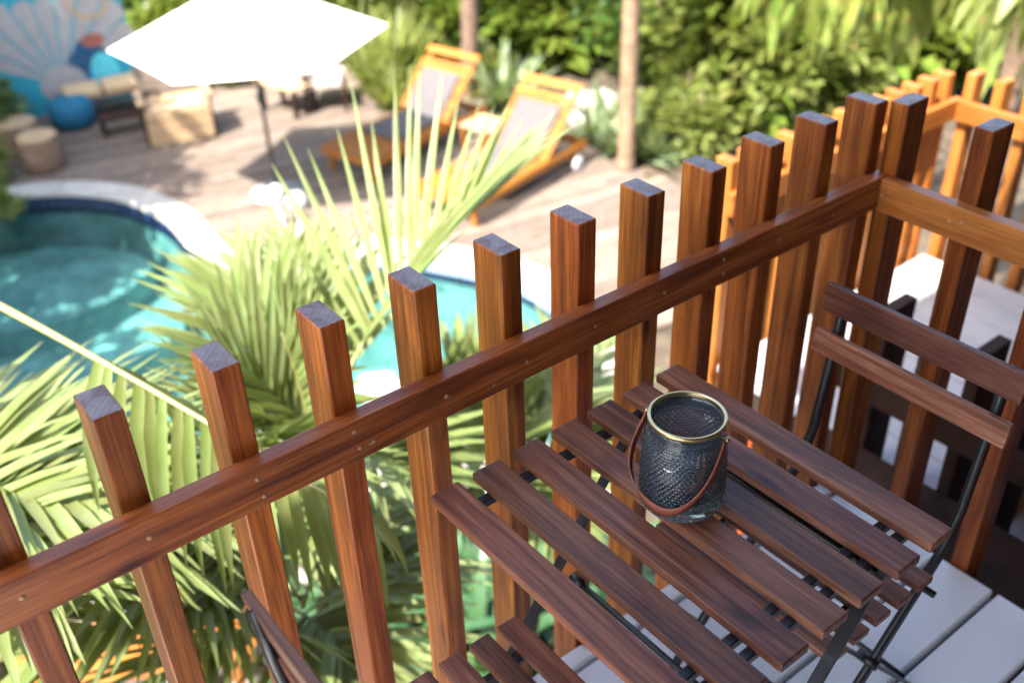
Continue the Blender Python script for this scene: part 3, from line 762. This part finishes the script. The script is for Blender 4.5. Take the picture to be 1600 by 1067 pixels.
# ================================================================== plants
def blade(bm, base, d, up, ln, wd, droop, seg=4, fold=.35, mi=0):
    """one long narrow leaf, V-folded along its midrib, bending under gravity"""
    d = d.normalized(); prev = None; p = base.copy()
    for k in range(seg+1):
        t = k/seg
        side = d.cross(up)
        if side.length < 1e-3: side = d.orthogonal()
        side.normalize(); nn = side.cross(d).normalized()
        wk = wd*max(.02, math.sin(PI*min(1, .12+.88*t)**.75)) if t < 1 else wd*.02
        cur = (bm.verts.new(p-side*wk+nn*wk*fold), bm.verts.new(p), bm.verts.new(p+side*wk+nn*wk*fold))
        if prev:
            for e in (0, 1):
                f = bm.faces.new((prev[e], prev[e+1], cur[e+1], cur[e])); f.material_index = mi; f.smooth = True
        prev = cur
        p = p + d*(ln/seg)
        d = (d + Vector((0, 0, -1))*droop/seg).normalized()
def frond(palm, b, m, t, leafL=.45, n=34, wd=.016, start=.22, droop=.55, lift=.5, mat='palm', rr=.008, ang0=62, ang1=24):
    """pinnate frond along a Bezier b-m-t (world points)"""
    b, m, t = Vector(b), Vector(m), Vector(t)
    P = lambda s: b*(1-s)**2 + m*2*s*(1-s) + t*s*s - b
    T = lambda s: ((m-b)*(1-s)+(t-m)*s).normalized()
    bm = bmesh.new()
    for k in range(n):
        s = start+(1-start)*(k+.5)/n
        tg = T(s); side = tg.cross(Vector((0, 0, 1)))
        if side.length < .05: side = tg.orthogonal()
        side.normalize(); nn = side.cross(tg).normalized()
        q = (s-start)/(1-start)
        ln = leafL*(.55+.45*math.sin(PI*min(1, .25+q*.85)))*rnd.uniform(.88, 1.1)
        a = math.radians(ang0+(ang1-ang0)*q)
        for sg_ in (-1, 1):
            if rnd.random() < .04: continue
            aa = a+rnd.uniform(-.05, .05); lf = lift+rnd.uniform(-.09, .09)
            d = tg*math.cos(aa) + (side*sg_*math.cos(lf)+nn*math.sin(lf))*math.sin(aa)
            blade(bm, P(s)+tg*rnd.uniform(-.01, .01), d, nn, ln, wd*rnd.uniform(.8, 1.15), droop*rnd.uniform(.75, 1.3))
    o = ob('frond', frombm(bm, 'frond'), palm, b, mat=mat, world=True)
    pts = [P(k/10) for k in range(11)]
    ob('stalk', tube(pts, [rr*(1-.75*k/10) for k in range(11)], 6), o, mat='stalk')
def palm_thing(name, label, crown, root, canes=3, spread=.18):
    pm_ = thing(name, label, 'palm', (root[0], root[1], G-.05))
    for k in range(canes):
        o_ = Vector((rnd.uniform(-1, 1)*spread, rnd.uniform(-1, 1)*spread, 0))
        r0 = Vector((root[0], root[1], G-.05))+o_; c0 = Vector(crown)+o_*.5
        pts = [r0.lerp(c0, q/12)+Vector((.03*math.sin(q+k), .03*math.cos(q*.8+k), 0)) for q in range(13)]
        ob('stem', tube([p_-Vector((root[0], root[1], G-.05)) for p_ in pts], [(.035-.012*q/12)*(1.12 if q % 2 else 1) for q in range(13)], 8), pm_, mat='cane')
    return pm_
# palm by the rail: the long yellow stalk crossing the left of the view
crA = px(-210, 372, d=2.75)
pA = palm_thing('feather_palm', 'feather palm whose long yellow stalk arches past the railing posts', crA, (crA.x-.3, crA.y-.25))
frond(pA, crA, px(130, 535, d=2.45), px(575, 812, d=2.15), .40, 20, .017, .50, 2.0, -.9, rr=.0125, ang0=70, ang1=40)
def toward(palm, cr, tips, **kw):
    for (x, y, d, *h) in tips:
        t = px(x, y, d=d); arch = h[0] if h else .35
        m = cr.lerp(t, .5)+Vector((0, 0, arch*(t-cr).length))
        frond(palm, cr+Vector((rnd.uniform(-.05, .05), rnd.uniform(-.05, .05), rnd.uniform(-.15, .05))), m, t, **kw)
crA2 = px(-240, 780, d=3.0)
ob('stem', tube([Vector((0, 0, 0)), Vector((.1, .1, 1.6)), crA2-Vector(pA.location)], [.04, .034, .026], 8), pA, mat='cane')
toward(pA, crA2, [(330, 760, 2.8, .12), (300, 810, 2.6, .16), (230, 860, 2.6, .12), (120, 735, 3.0, .09), (190, 790, 2.7, .11), (60, 920, 2.5, .08), (50, 745, 3.1, .06)], leafL=.50, n=22, wd=.0175, droop=.5, start=.3)
# palm in the middle of the view
crB = px(505, 690, d=3.25)
pB = palm_thing('feather_palm', 'feather palm with an upright fan of leaflets standing before the parasol', crB, (crB.x-.25, crB.y+.1))
frond(pB, crB, px(560, 470, d=3.25), px(775, 300, d=3.3), .66, 19, .0165, .34, .10, .75, ang0=62, ang1=14, rr=.009)
toward(pB, crB, [(375, 455, 3.4, .08), (420, 420, 3.7, .06), (350, 550, 3.2, .12), (470, 410, 3.6, .04), (350, 640, 3.1, .16), (440, 520, 3.0, .1), (380, 710, 2.9, .18), (640, 740, 3.2, .2), (430, 840, 2.9, .35)], leafL=.48, n=19, wd=.0175, droop=.35)
# palm beyond the middle posts
crC = px(800, 720, d=4.1)
pC = palm_thing('feather_palm', 'small feather palm growing below the rail beyond the table', crC, (crC.x-.2, crC.y))
toward(pC, crC, [(705, 580, 4.1, .12), (850, 640, 4.2, .2), (650, 720, 4.0, .2), (930, 600, 4.4, .2), (940, 700, 4.1, .3), (680, 820, 3.9, .3), (950, 510, 4.9, .1), (880, 800, 4.0, .35)], leafL=.44, n=20, wd=.022, droop=.4)
# palm low on the left
crD = px(470, 960, d=3.5)
pD = palm_thing('feather_palm', 'low feather palm spreading its fronds flat under the railing', crD, (crD.x-.15, crD.y))
toward(pD, crD, [(30, 830, 3.1, .2), (0, 930, 3.0, .2), (60, 1020, 3.0, .25), (150, 780, 3.3, .2), (330, 760, 3.6, .25), (560, 780, 3.7, .3), (640, 870, 3.6, .35), (250, 880, 3.2, .2), (560, 1050, 3.3, .35), (280, 1050, 3.1, .3)], leafL=.52, n=22, wd=.0175, droop=.35, lift=.25)
# strap-leaved lilies in the shade under the balcony
def strap_plant(p, n, ln, wd, label, mat='strap'):
    t = thing('strap_lily', label, 'plant', p, 0, 'strap-leaved lilies below the balcony')
    for k in range(n):
        a = 2*PI*k/n+rnd.uniform(-.3, .3); el = rnd.uniform(.7, 1.35); bm = bmesh.new()
        blade(bm, Vector((0, 0, 0)), Vector((math.cos(a)*math.cos(el), math.sin(a)*math.cos(el), math.sin(el))), Vector((0, 0, 1)), ln*rnd.uniform(.7, 1.1), wd, rnd.uniform(1.5, 2.8), 8, .25)
        ob('leaf', frombm(bm, 'leaf'), t, (.05*math.cos(a), .05*math.sin(a), 0), mat=mat)
    ob('bulb', lathe([(.001, 0), (.06, 0), (.075, .05), (.05, .13), (.03, .2), (.001, .22)], 12), t, mat='cane')
for (x, y) in ((600, 900), (700, 930), (780, 900), (640, 985), (860, 960), (740, 1010), (560, 1000), (930, 900), (820, 1040), (500, 940)):
    p = px(x, y+60, z=G-.05); strap_plant(p, 15, 1.25, .055, 'dark strap-leaved lily in the shade below the balcony')

def foliage_mesh(n, rx, ry, rz, ls, lw, seed, hang=0.0, hollow=.35, lumps=9, droop=.5, shape='leaf'):
    """leaf-sized faces gathered in uneven clumps through an ellipsoid"""
    r = random.Random(seed); bm = bmesh.new()
    cl = []
    for k in range(lumps):
        while True:
            v = Vector((r.uniform(-1, 1), r.uniform(-1, 1), r.uniform(-1, 1)))
            if .25 < v.length < 1: break
        cl.append((v, r.uniform(.28, .5)))
    for k in range(n):
        c, s = cl[r.randrange(lumps)]
        v = Vector((r.gauss(0, 1), r.gauss(0, 1), r.gauss(0, 1))).normalized()*s*(r.random()**.35)
        q = c*.72+v
        p = Vector((q.x*rx, q.y*ry, q.z*rz+rz))
        if p.z < .02: p.z = .02+abs(p.z)*.3
        d = (Vector((q.x, q.y, q.z*.6+.25-hang)).normalized()+Vector((r.uniform(-.7, .7), r.uniform(-.7, .7), r.uniform(-.6, .6)))).normalized()
        if hang: d = (d+Vector((0, 0, -hang*1.6))).normalized()
        ln = ls*r.uniform(.6, 1.25)
        blade(bm, p, d, Vector((r.uniform(-.5, .5), r.uniform(-.5, .5), 1)), ln, lw*r.uniform(.7, 1.2), droop, 2, .25)
    return frombm(bm, 'foliage')
def tuft_mesh(n, ln, wd, seed, el0=.9, el1=1.45, droop=.8, rad=.15):
    r = random.Random(seed); bm = bmesh.new()
    for k in range(n):
        a = r.uniform(0, 2*PI); el = r.uniform(el0, el1)
        blade(bm, Vector((r.uniform(-rad, rad), r.uniform(-rad, rad), 0)), Vector((math.cos(a)*math.cos(el), math.sin(a)*math.cos(el), math.sin(el))), Vector((0, 0, 1)), ln*r.uniform(.6, 1.1), wd*r.uniform(.7, 1.2), droop*r.uniform(.4, 1.5), 5, .25)
    return frombm(bm, 'tuft')
KIND = {
 'broad': ([foliage_mesh(560, .95, .95, .8, .34, .075, 11+k, lumps=8) for k in range(3)], 'leaf_a', 'broad-leaved mid green shrub in the garden behind the terrace'),
 'dark': ([foliage_mesh(1500, .9, .9, .85, .15, .035, 31+k, lumps=12) for k in range(3)], 'leaf_b', 'dense dark green shrub in the garden behind the terrace'),
 'lime': ([foliage_mesh(1000, .8, .8, .7, .16, .045, 51+k) for k in range(2)], 'leaf_c', 'pale lime green shrub catching the sun in the garden'),
 'sword': ([tuft_mesh(70, 1.25, .04, 71+k) for k in range(2)], 'leaf_c', 'clump of upright sword-shaped leaves at the terrace edge'),
 'agave': ([tuft_mesh(46, .62, .05, 91+k, .2, 1.3, .2, .06) for k in range(2)], 'leaf_d', 'low grey-green rosette plant at the foot of the garden'),
}
stem_me = {}
def shrub(kind, p, h, where=None):
    ms, mt, lb = KIND[kind]; me = rnd.choice(ms); wdt = None
    if where: lb = lb.split(' in the garden')[0].split(' at the ')[0].split(' catching')[0]+' '+where
    nm = {'broad': 'shrub', 'dark': 'shrub', 'lime': 'shrub', 'sword': 'sword_plant', 'agave': 'rosette_plant'}[kind]
    base = {'broad': 1.5, 'dark': 1.7, 'lime': 1.4, 'sword': 1.2, 'agave': .6}[kind]
    t = thing(nm, lb, 'shrub' if nm == 'shrub' else 'plant', (p[0], p[1], G-.06), rnd.uniform(0, 6.28), lb)
    s = h/base; wd = (wdt or h*.55)/(base*.55)
    t.scale = (wd, wd, s)
    ob('foliage', me, t, (0, 0, 0), mat=mt)
    if nm == 'shrub':
        if 'k' not in stem_me: stem_me['k'] = tube([(0, 0, 0), (.04, .02, .4), (-.02, .03, .8), (.02, 0, 1.2)], [.05, .04, .03, .012], 7)
        ob('stem', stem_me['k'], t, mat='bark_dark')
# edge planting behind the loungers and chairs
for (x, y, kd, h) in [(590, 150, 'sword', 1.3), (625, 135, 'sword', 1.2), (575, 120, 'sword', 1.3), (650, 120, 'sword', 1.1), (610, 170, 'sword', .9), (355, 135, 'sword', .9), (385, 125, 'sword', .9), (325, 130, 'sword', .8),
                      (420, 115, 'sword', .8), (780, 165, 'agave', .9), (800, 150, 'agave', .8), (815, 175, 'agave', .7), (770, 145, 'lime', .9), (925, 215, 'agave', .6), (945, 200, 'agave', .7), (1000, 240, 'agave', .7), (1025, 245, 'agave', .7), (955, 235, 'agave', .6),
                      (1045, 235, 'lime', .8), (1070, 215, 'lime', 1.1), (1090, 235, 'lime', 1.0), (640, 85, 'broad', 1.5), (590, 80, 'broad', 1.6), (1010, 215, 'lime', .7)]:
    shrub(kd, px(x, y, z=G), h)
# the garden rising behind: rows of mixed shrubs
for (y0, x0, x1, step, hs, kinds, wh) in [(95, 660, 1000, 55, (1.4, 2.1), ('dark', 'broad', 'broad', 'lime'), 'close behind the sun loungers'), (185, 1060, 1330, 45, (1.5, 2.2), ('broad', 'lime', 'dark', 'lime'), 'low beyond the terrace corner by the ringed palm'), (140, 1010, 1500, 52, (1.9, 2.7), ('dark', 'dark', 'broad'), 'in the hedge left of the orange railing'),
                                      (60, 560, 1100, 60, (1.8, 2.6), ('dark', 'broad', 'dark'), 'farther back behind the brown palm trunk'), (80, 1080, 1640, 60, (2.2, 3.2), ('dark', 'broad', 'dark'), 'in the hedge behind the orange railing'), (20, 240, 1660, 66, (2.2, 3.4), ('dark', 'broad', 'lime', 'dark'), 'in the back row of the garden'),
                                      (-40, 200, 1700, 80, (2.6, 3.8), ('dark', 'broad', 'dark'), 'rising over the back row of the garden'), (-90, 100, 1750, 110, (3.5, 5), ('dark', 'broad'), 'tallest along the garden boundary')]:
    x = x0
    while x < x1:
        p = px(x+rnd.uniform(-15, 15), y0+rnd.uniform(-10, 10), z=G)
        shrub(rnd.choice(kinds), p, rnd.uniform(*hs), wh); x += step*rnd.uniform(.8, 1.2)
# shrubs at the left by the seating
for (x, y, kd, h) in [(-30, 290, 'lime', .9), (-10, 215, 'lime', 1.2), (-40, 240, 'dark', 1.5), (20, 175, 'dark', .9), (60, 165, 'broad', .7), (235, 60, 'dark', 2.0), (270, 40, 'dark', 2.4), (250, 90, 'broad', 1.3), (10, 330, 'lime', .5)]:
    shrub(kd, px(x, y, z=G), h, 'near the mural wall and seating')
# palm trunks in the garden
def tall_palm(x, y, r, h, label, mat='bark', lean=(0, 0)):
    p = px(x, y, z=G)
    t = thing('tall_palm', label, 'tree', (p.x, p.y, G-.06))
    n = 46
    ob('trunk', tube([(lean[0]*k/n, lean[1]*k/n, h*k/n) for k in range(n+1)], [r*(1.25 if k == 0 else 1)*(1-.25*k/n)*(1.06 if k % 2 else .97) for k in range(n+1)], 14), t, mat=mat)
    bm = bmesh.new(); top = Vector((lean[0], lean[1], h))
    for f in range(12):
        a = 2*PI*f/12+rnd.uniform(-.2, .2); d = Vector((math.cos(a), math.sin(a), 0)); L_ = rnd.uniform(1.6, 2.1); up0 = rnd.uniform(.2, .9)
        for k in range(22):
            s = .15+.85*k/22; q = top+d*L_*s+Vector((0, 0, L_*(up0*s-1.1*s*s)))
            tg = (d+Vector((0, 0, up0-2.2*s))).normalized(); sd = tg.cross(Vector((0, 0, 1))).normalized()
            for g in (-1, 1): blade(bm, q, tg*.6+sd*g, Vector((0, 0, 1)), .5*(1.1-s*.5), .018, 1.0, 2)
    ob('crown', frombm(bm, 'crown'), t, mat='palm_deep')
tall_palm(978, 262, .105, 6.0, 'tall palm with a rough ringed tan trunk at the corner of the terrace', 'bark')
tall_palm(735, 150, .13, 6.5, 'tall palm with a smooth brown trunk behind the sun loungers', 'bark_dark', (.1, .3))
tall_palm(1012, 120, .15, 6.5, 'tall palm with a pinkish trunk set back among the shrubs', 'bark_dark', (.2, .1))
tall_palm(262, 75, .12, 6.5, 'tall palm with a pale trunk beside the mural wall', 'bark', (.3, .2))
# tree with hanging leaves, top right
p = Vector((-4.25, 8.7, G))
ht = thing('hanging_tree', 'tree with long drooping yellow-green leaves above the orange railing', 'tree', (p.x, p.y, G-.06))
ob('trunk', tube([(0, 0, 0), (.05, 0, 1.6), (.0, .1, 3.2), (.1, 0, 4.2)], [.14, .12, .10, .05], 10), ht, mat='bark_dark')
for k in range(5):
    a = k*1.256; ob('limb', tube([(0, .05, 2.8), (-.6+.5*math.cos(a), -.3+.5*math.sin(a), 3.3), (-1.15+1.1*math.cos(a), -.5+1.1*math.sin(a), 3.5)], [.06, .045, .02], 7), ht, mat='bark_dark')
ob('crown', foliage_mesh(620, 1.7, 1.7, .8, .42, .06, 404, .9, lumps=14, droop=.9), ht, (-1.15, -.5, 2.35), mat='leaf_e')
p = Vector((-2.9, 7.6, G))
h2 = thing('hanging_tree', 'tree with narrow drooping leaves standing right of the orange railing', 'tree', (p.x, p.y, G-.06))
ob('trunk', tube([(0, 0, 0), (.05, 0, 1.6), (.0, .1, 3.6)], [.12, .10, .05], 10), h2, mat='bark_dark')
ob('crown', foliage_mesh(500, 1.2, 1.2, .8, .40, .045, 405, .8, lumps=12, droop=.9), h2, (0, 0, 2.7), mat='leaf_c')
# pale boulders in the planting
def boulder(x, y, r, seed, lb):
    p = px(x, y, z=G); bm = bmesh.new(); bmesh.ops.create_icosphere(bm, subdivisions=3, radius=r)
    for v in bm.verts:
        q = v.co*(1.6/r); v.co *= 1+.28*noise.noise(q+Vector((seed, 0, 0)))
        v.co.z *= .72
    o = ob('boulder', frombm(bm, 'boulder', True), None, (p.x, p.y, G+.25*r), mat='rock'); tag(o, lb, 'rock', 'boulders in the garden'); return o
for k, (x, y, r) in enumerate([(915, 190, .28), (935, 175, .33), (950, 205, .22), (905, 168, .25), (675, 60, .55), (650, 45, .5), (690, 85, .4), (1085, 165, .4), (1215, 205, .3), (970, 185, .3)]):
    boulder(x, y, r, k*3.1, 'rough grey boulder half hidden among the garden plants')

# shade trees left of the pool: their leaves dapple the seating and the water
def shade_tree(x, y, h, r, seed, lb):
    t = thing('shade_tree', lb, 'tree', (x, y, G-.06))
    ob('trunk', tube([(0, 0, 0), (.1, .05, h*.35), (-.05, .1, h*.7), (.0, 0, h)], [.2, .16, .12, .05], 10), t, mat='bark_dark')
    for k in range(6):
        a = k*1.05+seed; ob('limb', tube([(0, .05, h*.55), (r*.4*math.cos(a), r*.4*math.sin(a), h*.78), (r*.8*math.cos(a), r*.8*math.sin(a), h*.9)], [.09, .06, .02], 7), t, mat='bark_dark')
    ob('crown', foliage_mesh(4200, r, r, r*.5, .26, .065, 500+seed, lumps=30), t, (0, 0, h*.62), mat='leaf_a')
shade_tree(-12.4, -1.0, 5.6, 2.3, 1, 'spreading shade tree standing past the left end of the pool')
shade_tree(-9.6, -3.5, 5.6, 2.2, 2, 'spreading shade tree on the near left bank of the pool')
shade_tree(-14.9, .3, 6.0, 2.2, 3, 'spreading shade tree beside the end of the mural wall')
